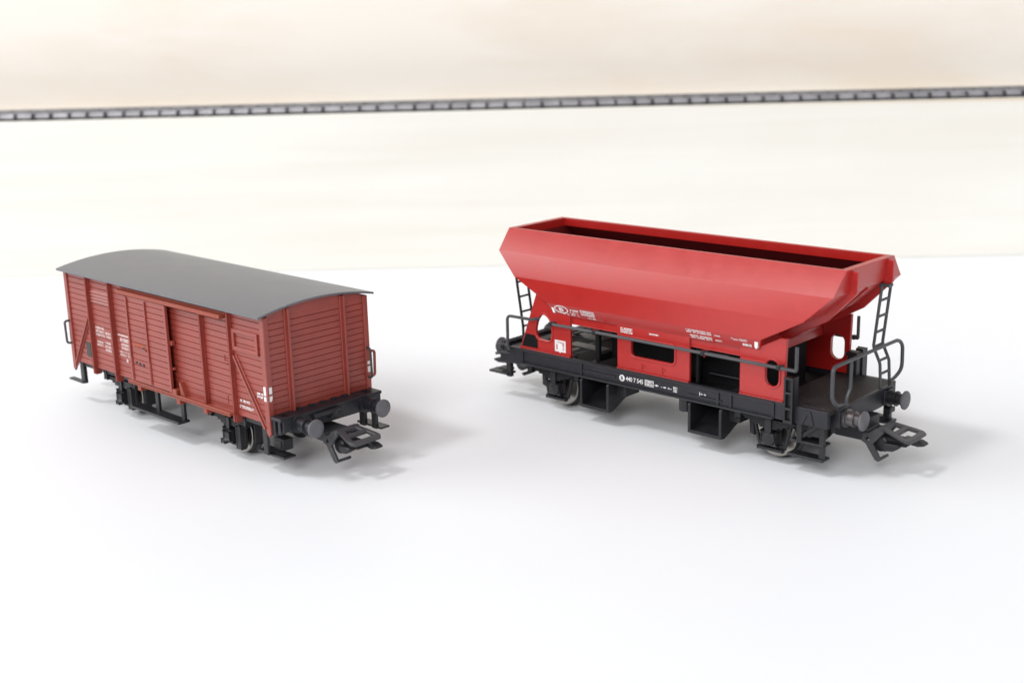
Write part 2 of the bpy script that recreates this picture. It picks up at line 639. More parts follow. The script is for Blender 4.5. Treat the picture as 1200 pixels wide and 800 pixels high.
EZ0 = 15.0
for s in (-1, 1):
    b = MB()
    b.prism(planked(EZ0, 38.2, s * EX, s * (EX - 1), pitch=1.47), 'x', -14.0, 14.0, bev=0, xf=Matrix(((0, 1, 0, 0), (1, 0, 0, 0), (0, 0, 1, 0), (0, 0, 0, 1))))
    # curved gable strip under the roof
    ys = [-14 + 28 * k / 14 for k in range(15)]
    b.prism([(-14, 38.0)] + [(14, 38.0)] + [(y, arc_z(y) - .75) for y in reversed(ys)], 'x', s * (EX - 1), s * (EX - .05), bev=0)
    b.build("end_wall", BROWN, van, 20)

# corner angle irons with pointed feet
for sx in (-1, 1):
    for sy in (-1, 1):
        b = MB()
        x1 = sx * (EX + .35)
        b.prism([(sx * (EX - 1.2), 38.8), (x1, 38.8), (x1, 11.2), (sx * (EX - .35), 10.3), (sx * (EX - 1.2), 11.4)], 'y', sy * (SY - .2), sy * (SY + .42), bev=.08)
        b.prism([(sy * (SY - 1.0), 38.9), (sy * (SY + .38), 38.6), (sy * (SY + .38), 11.2), (sy * (SY - .6), 11.2), (sy * (SY - 1.0), 15)], 'x', sx * (EX - .2), sx * (EX + .4), bev=.08)
        b.build("corner_post", BROWN, van)

# end posts (T section) and side posts
for sx in (-1, 1):
    for y in (-8.5, 7.8):
        b = MB()
        b.box(sx * (EX - .1), sx * (EX + 1.0), y - .28, y + .28, 14.4, arc_z(y) - .8, .08)
        b.box(sx * (EX - .1), sx * (EX + .3), y - .85, y + .85, 14.6, arc_z(y) - .8, .08)
        b.build("end_post", BROWN, van)


def side_post(s, x, z0, z1):
    b = MB()
    b.box(x - .62, x + .62, s * (SY - .1), s * (SY + .28), z0, z1, .08)
    b.box(x - .24, x + .24, s * (SY - .1), s * (SY + .95), z0 - .2, z1, .08)
    b.box(x - .75, x + .75, s * (SY - .8), s * (SY + .7), z0 - .3, z0 + 1.5, .1)
    return b.build("side_post", BROWN, van)


for s in (-1, 1):
    for x in (-33.55, -21.85, 20.9, 32.75):
        side_post(s, x, 11.9, 38.6 if x != 20.9 else 36.6)
    # diagonal braces
    for sx in (-1, 1):
        b = MB()
        p0, p1 = Vector((sx * 33.9, 0, 28.1)), Vector((sx * 44.6, 0, 12.2))
        d = (p1 - p0).normalized()
        n = Vector((d.z, 0, -d.x)) * .62
        b.prism([((p0 + n).x, (p0 + n).z), ((p1 + n).x, (p1 + n).z), ((p1 - n).x, (p1 - n).z), ((p0 - n).x, (p0 - n).z)], 'y', s * (SY - .1), s * (SY + .34), bev=.08)
        n2 = n * .35
        b.prism([((p0 + n2).x, (p0 + n2).z), ((p1 + n2).x, (p1 + n2).z), ((p1 - n2).x, (p1 - n2).z), ((p0 - n2).x, (p0 - n2).z)], 'y', s * (SY + .2), s * (SY + .85), bev=.08)
        b.build("diagonal_brace", BROWN, van)
    # louvred vent on the left of each long side, shuttered hatch on the right
    b = MB()
    for k in range(4):
        z = 31.9 + k * .85
        b.prism([(s * (SY - .1), z), (s * (SY + .45), z), (s * (SY - .1), z + .7)], 'x', -32.7 if s < 0 else 22.7, -22.7 if s < 0 else 32.7, bev=.03)
    b.build("louvre_vent", BROWN, van)
    b = MB()
    xa, xb = (33.5, 43.7)
    fn = (lambda u, v, w, s=s: (u if s < 0 else -u, s * (SY + .22) + w, v))
    b.plate([(xa, 29.4), (xb, 29.4), (xb, 34.6), (xa, 34.6)], [[(xa + .9, 30.4), (xb - .9, 30.4), (xb - .9, 33.7), (xa + .9, 33.7)]], .55, fn)
    b.build("hatch_frame", BROWN, van)
    # sliding door with three ribs, end edge standing proud
    b = MB()
    dz0, dz1 = 14.2, 36.5
    xs = (-11.6, 7.2)
    xf = None if s < 0 else HALF_TURN
    b.prism([(p[0], p[1]) for p in planked(dz0, dz1, -(SY + 1.75), -(SY + 1.15))], 'x', xs[0], xs[1], bev=0, xf=xf)
    b.box(xs[1] - .7, xs[1] + .1, -(SY + 1.95), -(SY + 1.2), dz0 - .1, dz1, .08, xf)
    b.box(xs[0] - .12, xs[0] + .5, -(SY + 1.95), -(SY + .2), dz0 - .1, dz1, .08, xf)
    door = b.build("sliding_door", BROWN, van, 20)
    b = MB()
    for x in (-10.9, -2.1):
        b.box(x - .18, x + .18, -(SY + 2.15), -(SY + 1.6), dz0 + .6, dz1 - .3, .06, xf)
        b.box(x - .4, x + .4, -(SY + 2.0), -(SY + 1.6), dz0 + .2, dz0 + 6.2, .06, xf)
    b.build("door_rib", BROWN, door)
    b = MB()
    b.box(7.0, 8.1, -(SY + 1.3), -(SY + .2), 26.3, 27.5, .15, xf)
    b.box(7.0, 7.8, -(SY + 1.2), -(SY + .2), 19.9, 20.6, .15, xf)
    b.box(-9.2, -3.4, -(SY + 2.2), -(SY + 1.6), 23.2, 23.5, .06, xf)
    b.build("door_latch", BROWN, door)
    b = MB()
    b.box(-9.4, -4.0, -(SY + 1.83), -(SY + 1.7), 23.7, 24.5, .02, xf)
    b.build("orange_marking", ORANGE, door)
    b = MB()
    for k in range(3):
        b.box(-9.2 + k * 1.7, -8.5 + k * 1.7, -(SY + 1.95), -(SY + 1.6), 18.9 - .1 * k, 19.6 - .1 * k, .1, xf)
    b.box(-5.2, -4.4, -(SY + 1.95), -(SY + 1.6), 23.1, 23.9, .1, xf)
    b.build("bolt", BLACK, door)
    # door rails above and below
    b = MB()
    b.box(-15.6, 31.6, -(SY + 2.2), -(SY - .1), 36.75, 37.7, .06, xf)
    b.box(-15.6, 31.6, -(SY + .7), -(SY - .1), 37.6, 38.2, .06, xf)
    b.build("door_rail", BROWN_LIGHT, van)
    b = MB()
    b.box(-13.9, 32.6, -(SY + 2.0), -(SY - .3), 13.25, 13.75, .1, xf)
    b.box(-13.9, 32.6, -(SY + 2.0), -(SY + 1.7), 13.0, 14.0, .08, xf)
    for x in (-9.6, 8.9, 20.9):
        b.box(x - .8, x + .8, -(SY + 1.4), -(SY - .6), 11.4, 13.4, .12, xf)
    b.prism([(10.0, 13.7), (11.9, 13.7), (10.2, 17.2), (9.7, 17.2)], 'y', -(SY + 1.2), -(SY - .1), bev=.08, xf=xf)
    b.box(7.3, 9.2, -(SY + 1.9), -(SY - .1), 13.7, 15.2, .15, xf)
    b.build("lower_door_rail", BROWN_LIGHT, van)
    # ends of planks: small vertical latches
    b = MB()
    for x, z in ((19.3, 26.2), (19.3, 16.6), (29.3, 26.4), (29.3, 16.4)):
        b.box(x - .1, x + .1, -(SY + .14), -(SY - .05), z - 1.0, z + 1.0, .03, xf)
        b.box(x - .4, x + .4, -(SY + .14), -(SY - .05), z - .9, z - .7, .03, xf)
        b.box(x - .4, x + .4, -(SY + .14), -(SY - .05), z + .7, z + .9, .03, xf)
    b.box(29.4, 31.6, -(SY + .5), -(SY - .05), 25.6, 26.1, .06, xf)
    b.box(-34.2, 32.0, -(SY + .2), -(SY - .05), 13.3, 13.8, .06, xf)
    b.build("hinge_strap", BROWN, van)
    # grab handles
    b = MB()
    x, y = -47.3, -(SY - .6)
    b.tube([(-45.6, y, 25.8), (-47.7, y, 25.8), (-47.9, y, 18.5), (-45.6, y, 18.5)], .3, 8, .6)
    o = b.build("grab_handle", GREY_TUBE, van)
    if s > 0:
        o.matrix_basis = HALF_TURN
b = MB()
b.tube([(45.6, 14.9, 24.6), (46.2, 16.9, 24.6), (46.2, 16.7, 18.3), (45.6, 14.9, 18.3)], .36, 8, .7)
b.build("grab_handle", BROWN, van)
b = MB()
b.tube([(-45.6, -14.9, 24.6), (-46.2, -16.6, 24.6), (-46.2, -16.5, 18.3), (-45.6, -14.9, 18.3)], .34, 8, .7)
b.build("grab_handle", GREY_TUBE, van)

# roof: thin arched sheet overhanging all round
b = MB()
ny = 40
ys = [-17.0 + 34.0 * k / ny for k in range(ny + 1)]
b.prism([(y, arc_z(y)) for y in ys] + [(y, arc_z(y) - .5) for y in reversed(ys)], 'x', -47.0, 47.0, bev=0)
b.build("roof", ROOF, van, 40)

# inner body closing floor
b = MB()
b.box(-45.0, 45.0, -13.6, 13.6, 12.9, 14.9, 0)
b.box(-44.5, 44.5, -13.2, -12.0, 11.3, 12.9, .1)
b.box(-44.5, 44.5, 12.0, 13.2, 11.3, 12.9, .1)
for x in (-15, 0, 14):
    b.box(x - .6, x + .6, -12.0, 12.0, 11.6, 12.9, .1)
b.build("underframe", CHASSIS, van)
# end beams: ledge with plate
for sx in (-1, 1):
    xf = None if sx > 0 else Matrix.Translation((2.2, 0, 0)) @ HALF_TURN @ Matrix.Diagonal((1, .86, 1, 1))
    b = MB()
    b.box(45.6, 50.3, -15.2, 15.2, 14.75, 15.5, .12, xf)
    b.box(48.9, 50.2, -12.6, 12.6, 11.6, 14.8, .12, xf)
    b.box(45.2, 48.9, -12.2, 12.2, 11.4, 14.76, .1, xf)
    b.box(50.1, 50.5, -14.6, -8.0, 12.1, 15.0, .1, xf)
    b.box(50.1, 50.5, 8.0, 14.6, 12.1, 15.0, .1, xf)
    for y in (-6.8, -3.4, 0, 3.4, 6.6):
        b.box(46.2, 47.0, y - .7, y + .7, 15.3, 15.85, .1, xf)
    b.box(44.6, 47.6, -14.9, -13.6, 10.8, 14.8, .1, xf)
    b.box(48.2, 49.2, -14.6, -12.9, 11.4, 14.8, .1, xf)
    # brake hose block in the middle
    b.box(50.1, 51.6, -1.4, .2, 12.6, 14.7, .2, xf)
    if sx > 0:
        b.cyl((50.2, -.6, 13.8), (52.1, -.6, 13.8), .85)
        b.cyl((50.6, -6.2, 14.0), (51.4, 1.5, 14.3), .75)
    b.build("headstock", CHASSIS, van)
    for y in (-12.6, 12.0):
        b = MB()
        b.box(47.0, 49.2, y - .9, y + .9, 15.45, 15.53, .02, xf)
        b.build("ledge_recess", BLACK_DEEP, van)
for sx in (-1, 1):
    for y in (-10.08, 10.08):
        o = buffer(van, 50.4 if sx > 0 else 48.0, y, 13.4, 57.0 if sx > 0 else 51.4, CHASSIS, HEADM, sock_r=1.65, head_r=2.2)
        if sx < 0:
            o.matrix_basis = HALF_TURN
for sx in (-1, 1):
    c = coupler(van, 51.5, zs=0.1)
    if sx < 0:
        c.matrix_basis = HALF_TURN
for x in (-25.3, 25.3):
    wheelset(van, x)
# axle guards with leaf spring and box
for x in (-25.3, 25.3):
    for s in (-1, 1):
        b = MB()
        y0, y1 = s * 10.7, s * 11.5
        b.plate([(x - 6.3, 11.8), (x + 7.0, 11.8), (x + 7.0, 9.7), (x + 4.7, 8.8), (x + 4.4, 3.2), (x + 3.2, 2.8), (x - 3.2, 3.0), (x - 4.2, 3.4), (x - 3.6, 8.6)],
                [rrect(x + 2.3, x + 3.5, 4.4, 8.2, .3, 2), rrect(x - 3.1, x - 2.0, 4.4, 8.2, .3, 2)], .8, lambda u, v, w, y=(y0 + y1) / 2: (u, y + w, v))
        b.box(x - 1.9, x + 1.9, s * 11.2, s * 13.2, 4.3, 7.7, .3)
        b.box(x - 1.3, x + 1.3, s * 12.8, s * 13.7, 5.0, 7.0, .3)
        b.box(x - 4.6, x - 3.2, s * 11.2, s * 12.4, 2.9, 3.9, .15)
        b.box(x + 2.4, x + 4.4, s * 11.2, s * 12.6, 3.0, 8.9, .15)
        for k in range(4):
            w = 7.2 - 1.35 * k
            b.box(x - w, x + w, s * 11.4, s * 12.9, 10.2 - k * .5, 10.62 - k * .5, .08)
        b.box(x - .8, x + .8, s * 11.3, s * 13.2, 7.6, 10.7, .15)
        for q in (-7.3, 7.3):
            b.box(x + q - .7, x + q + .7, s * 11.2, s * 13.2, 9.7, 12.2, .2)
        b.build("axle_guard", BLACK, van)
        # brake block beside the wheel
        b = MB()
        for q in (-1, 1):
            b.box(x + q * 6.6 - .6, x + q * 6.6 + .6, s * 7.2, s * 9.6, 4.2, 11.4, .2)
        b.build("brake_block", BLACK, van)
# long footboard below the door on two hangers
for s in (-1, 1):
    b = MB()
    xf = None if s < 0 else HALF_TURN
    b.box(-14.4, 8.4, -16.6, -13.2, 5.85, 6.45, .1, xf)
    step = b.build("long_footboard", BLACK, van)
    b = MB()
    for x in (-5.0, 7.0):
        b.box(x - .75, x + .75, -14.3, -13.5, 6.3, 13.2, .1, xf)
    b.build("hanger", BLACK, step)
# corner steps
for sx, sy in ((1, -1), (-1, 1)):
    xf = None if sx > 0 else HALF_TURN
    b = MB()
    b.box(37.2, 47.4, -13.0, -9.4, 4.5, 5.0, .1, xf)
    st = b.build("corner_step", BLACK, van)
    b = MB()
    b.box(40.8, 42.6, -13.9, -13.1, 4.8, 12.6, .15, xf)
    b.box(40.1, 43.9, -10.4, -7.5, 5.2, 8.1, .15, xf)
    b.box(40.6, 43.2, -10.6, -10.3, 5.7, 7.6, .1, xf)
    b.build("step_hanger", BLACK, st)
for sx, sy in ((1, 1), (-1, -1)):
    xf = None if sx > 0 else HALF_TURN
    b = MB()
    if sx > 0:
        b.box(43.2, 52.4, 12.6, 15.4, 6.5, 7.0, .1, xf)
    else:
        b.box(44.8, 52.6, 12.4, 14.0, 6.2, 6.7, .1, xf)
    st = b.build("corner_step", BLACK, van)
    b = MB()
    b.box(44.4, 46.4, 12.4, 13.5, 6.2, 12.6, .15, xf)
    if sx > 0:
        b.box(48.8, 50.6, 12.6, 13.5, 6.2, 12.4, .15, xf)
    b.build("step_hanger", BLACK, st)

# lettering on the visible long side
side = lambda u, v, w: (u, -SY - w, v)
b = MB()
b.mark(-36.9 - 1.2, 15.6, 2.3, 4.2, side, .12)
b.build("slate_panel", BOARD_GREY, van)
b = MB()
b.fineprint(-32.0, 22.3, 4.6, 3.0, 3, side, .95, .05, 3)
b.fineprint(-27.0, 22.4, 3.0, 1.9, 2, side, .95, .05, 4)
b.fineprint(-31.8, 19.6, 3.2, 1.7, 2, side, .9, .1, 5)
b.fineprint(-27.6, 18.6, 3.0, 3.0, 3, side, .95, .05, 6)
b.mark(-20.3, 24.4, 7.0, .4, side)
b.fineprint(-19.4, 22.6, 5.6, 1.5, 1, side, .95, .02, 8)
b.fineprint(-19.0, 20.6, 4.6, 2.0, 2, side, .95, .02, 9)
b.fineprint(-20.0, 18.8, 6.6, 1.6, 2, side, .8, .25, 10)
b.mark(-17.1, 17.5, .9, .9, side)
b.build("lettering", PALE, van)
b = MB()
b.fineprint(34.5, 16.7, 4.2, .9, 1, side, .8, .25, 11)
b.fineprint(34.2, 15.3, 5.6, .8, 2, side, .95, .1, 12)
post = lambda u, v, w: (u, -SY - .42 - w, v)
b.mark(44.9, 20.4, .9, 2.1, post)
b.mark(44.9, 19.0, .9, 1.1, post)
b.fineprint(41.6, 19.1, 2.4, 1.5, 2, side, .95, .1, 13)
b.build("lettering", WHITE, van)
b = MB()
epost = lambda u, v, w: (EX + .4 + w, u, v)
b.mark(-15.0, 20.8, .8, 1.6, epost)
b.prism([(-15.0, 20.3), (-14.2, 20.3), (-14.2, 19.6), (-14.5, 19.0), (-15.0, 19.0)], 'x', EX + .42, EX + .46, bev=0)
b.mark(14.35, 19.6, .8, 1.5, epost)
b.mark(14.35, 21.6, .8, .8, epost)
b.build("corner_marking", WHITE, van)

# ================================================================== red hopper wagon
HT = math.radians(-43.05)
hop = thing("hopper_wagon", (0.04441, 0.31973, 0.0), HT,
            "red open hopper wagon model on a black frame with ladders and grey handrails", "model wagon", "model railway wagons")

# ---- hopper shell: stacked rectangular rings, outside then inside
OUT = [(31.4, 15.3, 27.4), (32.5, 16.75, 30.5), (43.4, 17.2, 36.2), (50.0, 15.8, 42.35), (50.5, 11.0, 47.8)]
INN = [(48.7, 10.05, 47.8), (48.7, 10.05, 45.6), (48.9, 14.6, 42.0), (42.3, 15.9, 36.4), (31.0, 15.3, 31.0)]
INSIDE = [(48.62, 9.97, 45.6), (48.5, 14.4, 42.0), (41.9, 15.6, 36.5), (30.8, 15.0, 31.2)]
bm_ = bmesh.new()
rings = []
for X, Y, Z in OUT + INN:
    rings.append([bm_.verts.new(p) for p in ((-X, -Y, Z), (X, -Y, Z), (X, Y, Z), (-X, Y, Z))])
for A, B in zip(rings, rings[1:]):
    for k in range(4):
        bm_.faces.new((A[k], A[(k + 1) % 4], B[(k + 1) % 4], B[k]))
bm_.faces.new(rings[0][::-1])
bm_.faces.new(rings[-1])
bmesh.ops.recalc_face_normals(bm_, faces=bm_.faces[:])
es = [e for e in bm_.edges if e.calc_face_angle(0) > .12]
bmesh.ops.bevel(bm_, geom=es, offset=.13, segments=2, affect='EDGES', profile=.6)
b = MB()
b._merge(bm_)
hopper = b.build("hopper_body", RED, hop, 12)
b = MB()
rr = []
for X, Y, Z in INSIDE:
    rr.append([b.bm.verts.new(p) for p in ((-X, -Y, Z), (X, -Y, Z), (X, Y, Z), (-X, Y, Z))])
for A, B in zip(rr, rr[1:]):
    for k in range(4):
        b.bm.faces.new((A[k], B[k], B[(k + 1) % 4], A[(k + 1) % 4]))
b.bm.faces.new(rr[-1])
b.build("hopper_dark_inside", DARK_INSIDE, hopper, 12)  # darker red faces laid just inside the red shell
# end fins and centre seam
for sx in (-1, 1):
    xf = None if sx > 0 else MIRROR_X
    for y in (-8.35, 8.35):
        b = MB()
        b.prism([(50.3, 47.3), (51.9, 47.2), (51.9, 42.3), (44.8, 35.1), (34.0, 29.0), (32.3, 30.3), (43.2, 36.4), (49.8, 42.5)], 'y', y - .42, y + .42, bev=.1, xf=xf)
        o = b.build("end_fin", RED, hopper)
    b = MB()
    b.prism([(49.6, 42.2), (50.15, 41.9), (43.75, 35.8), (33.1, 30.2), (32.8, 30.8), (43.2, 36.4)], 'y', -.18, .18, bev=0, xf=xf)
    b.build("end_seam", RED, hopper)

# ---- red side panels with openings
PY = 15.4
oval_r = rrect(33.1, 36.8, 19.6, 25.9, 1.84, 8)
win = rrect(-5.7, 7.6, 20.2, 24.8, 1.2, 6)
oval_l = [(-37.5, 21.2), (-37.6, 22.6), (-36.9, 24.9), (-35.6, 26.5), (-34.3, 26.7), (-32.9, 25.8), (-32.0, 24.0), (-31.9, 21.2), (-32.4, 20.0), (-33.5, 19.6), (-36.2, 19.7), (-37.1, 20.3)]


def smooth_poly(P, it=2):
    for _ in range(it):
        Q = []
        for i in range(len(P)):
            a, c = P[i], P[(i + 1) % len(P)]
            Q += [(a[0] * .75 + c[0] * .25, a[1] * .75 + c[1] * .25), (a[0] * .25 + c[0] * .75, a[1] * .25 + c[1] * .75)]
        P = Q
    return P


oval_l = smooth_poly(oval_l, 1)
for s in (-1, 1):
    fn = lambda u, v, w, s=s: (u, s * (PY - .45) - s * w, v)
    fr = lambda u, v, w, s=s: (u, s * (PY + .08) - s * w, v)
    specs = [([(-43.3, 16.42), (-25.6, 16.42), (-25.6, 28.2), (-31.2, 28.6), (-37.2, 32.2)], oval_l),
             ([(-10.1, 16.42), (11.95, 16.42), (11.95, 28.2), (-10.1, 28.2)], win),
             ([(26.2, 16.42), (38.1, 16.42), (38.5, 31.4), (37.0, 31.4), (31.2, 28.4), (26.2, 28.2)], oval_r)]
    for outer, hole in specs:
        b = MB()
        b.plate(outer, [hole], .9, fn, .1)
        b.plate(grow(hole, .45), [hole], .3, fr, .06)
        x0, x1 = outer[0][0], outer[1][0]
        b.box(x0 + .1, x1 - .1, s * (PY - .3), s * (PY + .22), 16.42, 16.85, .08)
        p = b.build("side_panel", RED, hop)
        if outer[0][0] < -40 and s < 0:
            q = MB()
            q.prism([(-42.6, 17.1), (-37.0, 17.1), (-37.0, 19.6), (-37.6, 20.6), (-41.2, 20.6)], 'y', -PY - .14, -PY + .05, bev=.03)
            q.build("black_patch", BLACK_DEEP, p)
    for xa, xb in ((-25.55, -10.15), (12.0, 26.15)):
        b = MB()
        b.box(xa, xb, s * (PY - 1.3), s * (PY - .55), 25.35, 28.3, .1)
        b.build("lintel", RED, hop)
    # small lugs under the window
    b = MB()
    for x in (-2.3, 4.0):
        b.box(x - .12, x + .12, s * (PY - .1), s * (PY + .16), 17.2, 18.6, .04)
        b.box(x - .1, x + .8, s * (PY - .1), s * (PY + .14), 18.1, 18.4, .04)
    b.build("lug", RED, hop)

# ---- black inner chute block with slats
b = MB()
b.box(-9.5, 11.3, -11, 11, 16.3, 27.0, .2)
b.box(-17.5, -9.0, -8.5, 13.6, 16.3, 27.0, .2)
b.box(11.0, 30.0, -8.5, 8.5, 14.8, 26.0, .2)
b.box(-44.0, 34.5, -14.7, 14.7, 14.4, 15.1, .1)
b.box(-18.3, -17.0, -14.2, -13.0, 16.3, 24.6, .15)
b.box(-18.1, -17.2, -14, 14, 16.2, 18.0, .15)
b.box(-25.4, -17.2, 8.6, 13.4, 22.0, 27.0, .1)
b.box(13.0, 13.8, -14.2, -13.2, 16.3, 25.0, .1)
b.build("inner_chute", BLACK_DEEP, hop)
b = MB()
b.box(-30.5, -18.5, -11.0, -7.2, 18.0, 18.35, .08)
b.prism([(-30.4, 15.3), (-29.4, 15.3), (-21.6, 18.0), (-22.6, 18.0)], 'y', -10.6, -9.8, bev=.08)
b.box(-30.5, -19.0, -10.8, -6.2, 20.6, 20.95, .08)
b.prism([(-30.5, 20.9), (-29.0, 20.9), (-24.8, 22.4), (-26.0, 22.4)], 'y', -9.6, -8.0, bev=.08)
b.build("linkage_bar", GREY_TUBE, hop)
b = MB()
b.box(14.2, 24.0, -10.1, -9.7, 17.85, 18.1, .05)
b.box(13.6, 22.5, -14.6, -13.9, 24.1, 24.6, .1)
b.build("linkage_bar", GREY_TUBE, hop)
for xa in (30.2, -31.0):
    b = MB()
    b.box(xa, xa + .8, -14.4, 14.4, 25.2, 28.5, .1)
    b.build("bulkhead", RED, hop)
# triangular gussets in dark red seen under the lintels
b = MB()
for x0, y in ((13.0, -12.6), (-20.6, -12.6)):
    b.prism([(x0, 25.6), (x0 + 3.4, 25.6), (x0 + 1.4, 22.4)], 'y', y - .3, y + .3, bev=.05)
b.build("gusset", RED, hop)

# ---- frame: sole beams, deck, headstocks
for s in (-1, 1):
    b = MB()
    b.plate([(-50.2, 11.7), (-43.5, 11.7), (-42.0, 12.25), (49.9, 12.4), (49.9, 16.38), (-46.4, 16.38), (-46.9, 14.3), (-50.2, 14.2)], [], 1.4, lambda u, v, w, s=s: (u, s * 15.55 + w, v), .12)
    b.box(-42, 36, s * 16.1, s * 16.75, 12.25, 12.75, .08)
    b.box(-42, 36, s * 16.1, s * 16.5, 15.95, 16.3, .08)
    for x in (-41.8, -21.2, 20.9, 24.5, 36.0):
        b.prism([(x - .35, 12.3), (x + .35, 12.3), (x + .35, 16.2), (x - .35, 16.2)], 'y', s * 16.1, s * 16.6, bev=.08)
    b.box(12.5, 22.0, s * 16.1, s * 16.45, 13.6, 13.95, .06)
    b.box(-20.5, -10.0, s * 16.1, s * 16.45, 14.0, 14.3, .06)
    b.prism([(42.6, 12.6), (44.2, 15.9), (45.6, 15.9), (46.6, 12.6), (45.7, 12.6), (44.9, 15.0), (43.7, 12.6)], 'y', s * 16.1, s * 16.5, bev=.05)
    b.build("sole_beam", CHASSIS, hop)
b = MB()
b.box(38.5, 49.95, -14.9, 14.9, 15.4, 16.45, .1)
b.box(34.0, 38.6, -14.8, 14.8, 15.2, 16.2, .1)
b.build("deck", DECK, hop)
b = MB()
b.box(-46.4, -43.4, -14.9, 14.9, 15.4, 16.3, .1)
b.box(-43.4, -26.0, -14.8, -12.0, 15.2, 16.2, .1)
b.box(-43.4, -26.0, 12.0, 14.8, 15.2, 16.2, .1)
b.build("deck", DECK, hop)
b = MB()
for x in (-33.2, -21.0, 8.0, 22.0, 33.2):
    b.box(x - .8, x + .8, -14.6, 14.6, 12.6, 15.2, .1)
b.box(-44, 44, -3.0, 3.0, 12.4, 15.0, .1)
b.build("cross_member", BLACK, hop)
for sx in (-1, 1):
    xf = None if sx > 0 else HALF_TURN
    b = MB()
    b.prism([(-13.0, 16.5), (13.0, 16.5), (13.0, 13.0), (10.5, 12.2), (-8.0, 12.0), (-12.6, 12.0)], 'x', 49.85, 51.0, bev=.12, xf=xf)
    b.box(50.6, 51.2, -13.0, 13.0, 16.2, 16.75, .1, xf)
    b.box(43.5, 50.0, -12.2, 12.2, 12.0, 15.45, .1, xf)
    for y in (-10, 10):
        b.box(50.9, 51.4, y - 2.3, y + 2.3, 12.6, 15.9, .15, xf)
    b.build("headstock", CHASSIS, hop)
for sx in (-1, 1):
    for y in (-10.04, 10.04):
        o = buffer(hop, 51.2, y, 14.0, 55.9, BUFF if y < 0 and sx > 0 else BLACK, HEADM, sock_r=1.62, head_r=2.25)
        if sx < 0:
            o.matrix_basis = HALF_TURN
    b = MB()
    b.box(45.0, 52.6, -3.45, 3.3, 6.95, 12.1, .15, None if sx > 0 else HALF_TURN)
    b.build("coupler_pocket", CHASSIS, hop)
    c = coupler(hop, 52.7, zs=0.0)
    if sx < 0:
        c.matrix_basis = HALF_TURN
for x in (-33.2, 33.2):
    wheelset(hop, x)
    for s in (-1, 1):
        b = MB()
        yc = s * 11.6
        b.plate([(x - 6.4, 12.3), (x + 6.8, 12.3), (x + 5.6, 10.6), (x + 3.6, 3.4), (x - 3.6, 3.4), (x - 5.4, 10.6)],
                [[(x + 2.3, 4.6), (x + 3.2, 4.6), (x + 4.6, 9.4), (x + 2.3, 9.4)], [(x - 2.3, 4.6), (x - 3.2, 4.6), (x - 4.6, 9.4), (x - 2.3, 9.4)]],
                .8, lambda u, v, w, yc=yc: (u, yc + w, v))
        b.box(x - 2.1, x + 2.1, s * 11.9, s * 13.4, 4.6, 7.8, .35)
        b.lathe((x, s * 13.2, 6.2), (x, s * 14.0, 6.2), [(0, 1.7), (.5, 1.7), (.8, 1.2)], 20)
        b.box(x - 3.4, x + 3.4, s * 11.8, s * 12.9, 3.0, 3.7, .12)
        for k in range(5):
            w = 8.0 - 1.4 * k
            b.box(x - w, x + w, s * 12.1, s * 13.6, 10.5 - k * .45, 10.88 - k * .45, .07)
        b.box(x - .9, x + .9, s * 12.0, s * 13.8, 7.6, 11.0, .15)
        for q in (-8.2, 8.2):
            b.box(x + q - .8, x + q + .8, s * 12.0, s * 13.8, 9.6, 12.4, .2)
        b.build("axle_guard", BLACK, hop)
        b = MB()
        for q in (-1, 1):
            b.prism([(x + q * 6.2, 4.6), (x + q * 7.6, 5.0), (x + q * 7.9, 11.8), (x + q * 6.8, 11.8)], 'y', s * 7.2, s * 9.6, bev=.15)
        b.build("brake_block", BLACK, hop)

# ---- discharge chutes: open troughs below the frame
for s in (-1, 1):
    for x0, x1 in ((-21.9, -12.4), (12.2, 21.9)):
        xf = None if s < 0 else MIRROR_Y
        b = MB()
        w = [(-16.3, 11.2), (-16.3, 4.1), (-14.6, 3.9), (-9.0, 6.4), (-6.5, 8.6), (-6.5, 12.6), (-15.0, 12.6)]
        for xa, xb in ((x0, x0 + .75), (x1 - .75, x1)):
            b.prism(w, 'x', xa, xb, bev=.1, xf=xf)
        b.prism([(-16.3, 4.9), (-16.3, 4.1), (-14.6, 3.9), (-9.0, 6.4), (-6.5, 8.6), (-6.5, 12.6), (-7.3, 12.6), (-7.3, 9.0), (-9.5, 7.2), (-14.5, 4.8)], 'x', x0 + .7, x1 - .7, bev=0, xf=xf)
        b.box(x1 - .1, x1 + 3.0, -13.0, -7.0, 8.0, 12.6, .15, xf)
        b.build("discharge_chute", BLACK, hop)
    b = MB()
    b.cyl((10.4, s * 14.6, 9.0), (10.4, s * 14.6, 12.6), 1.6, 1.6, 24)
    b.build("drain_pipe", BLACK, hop)

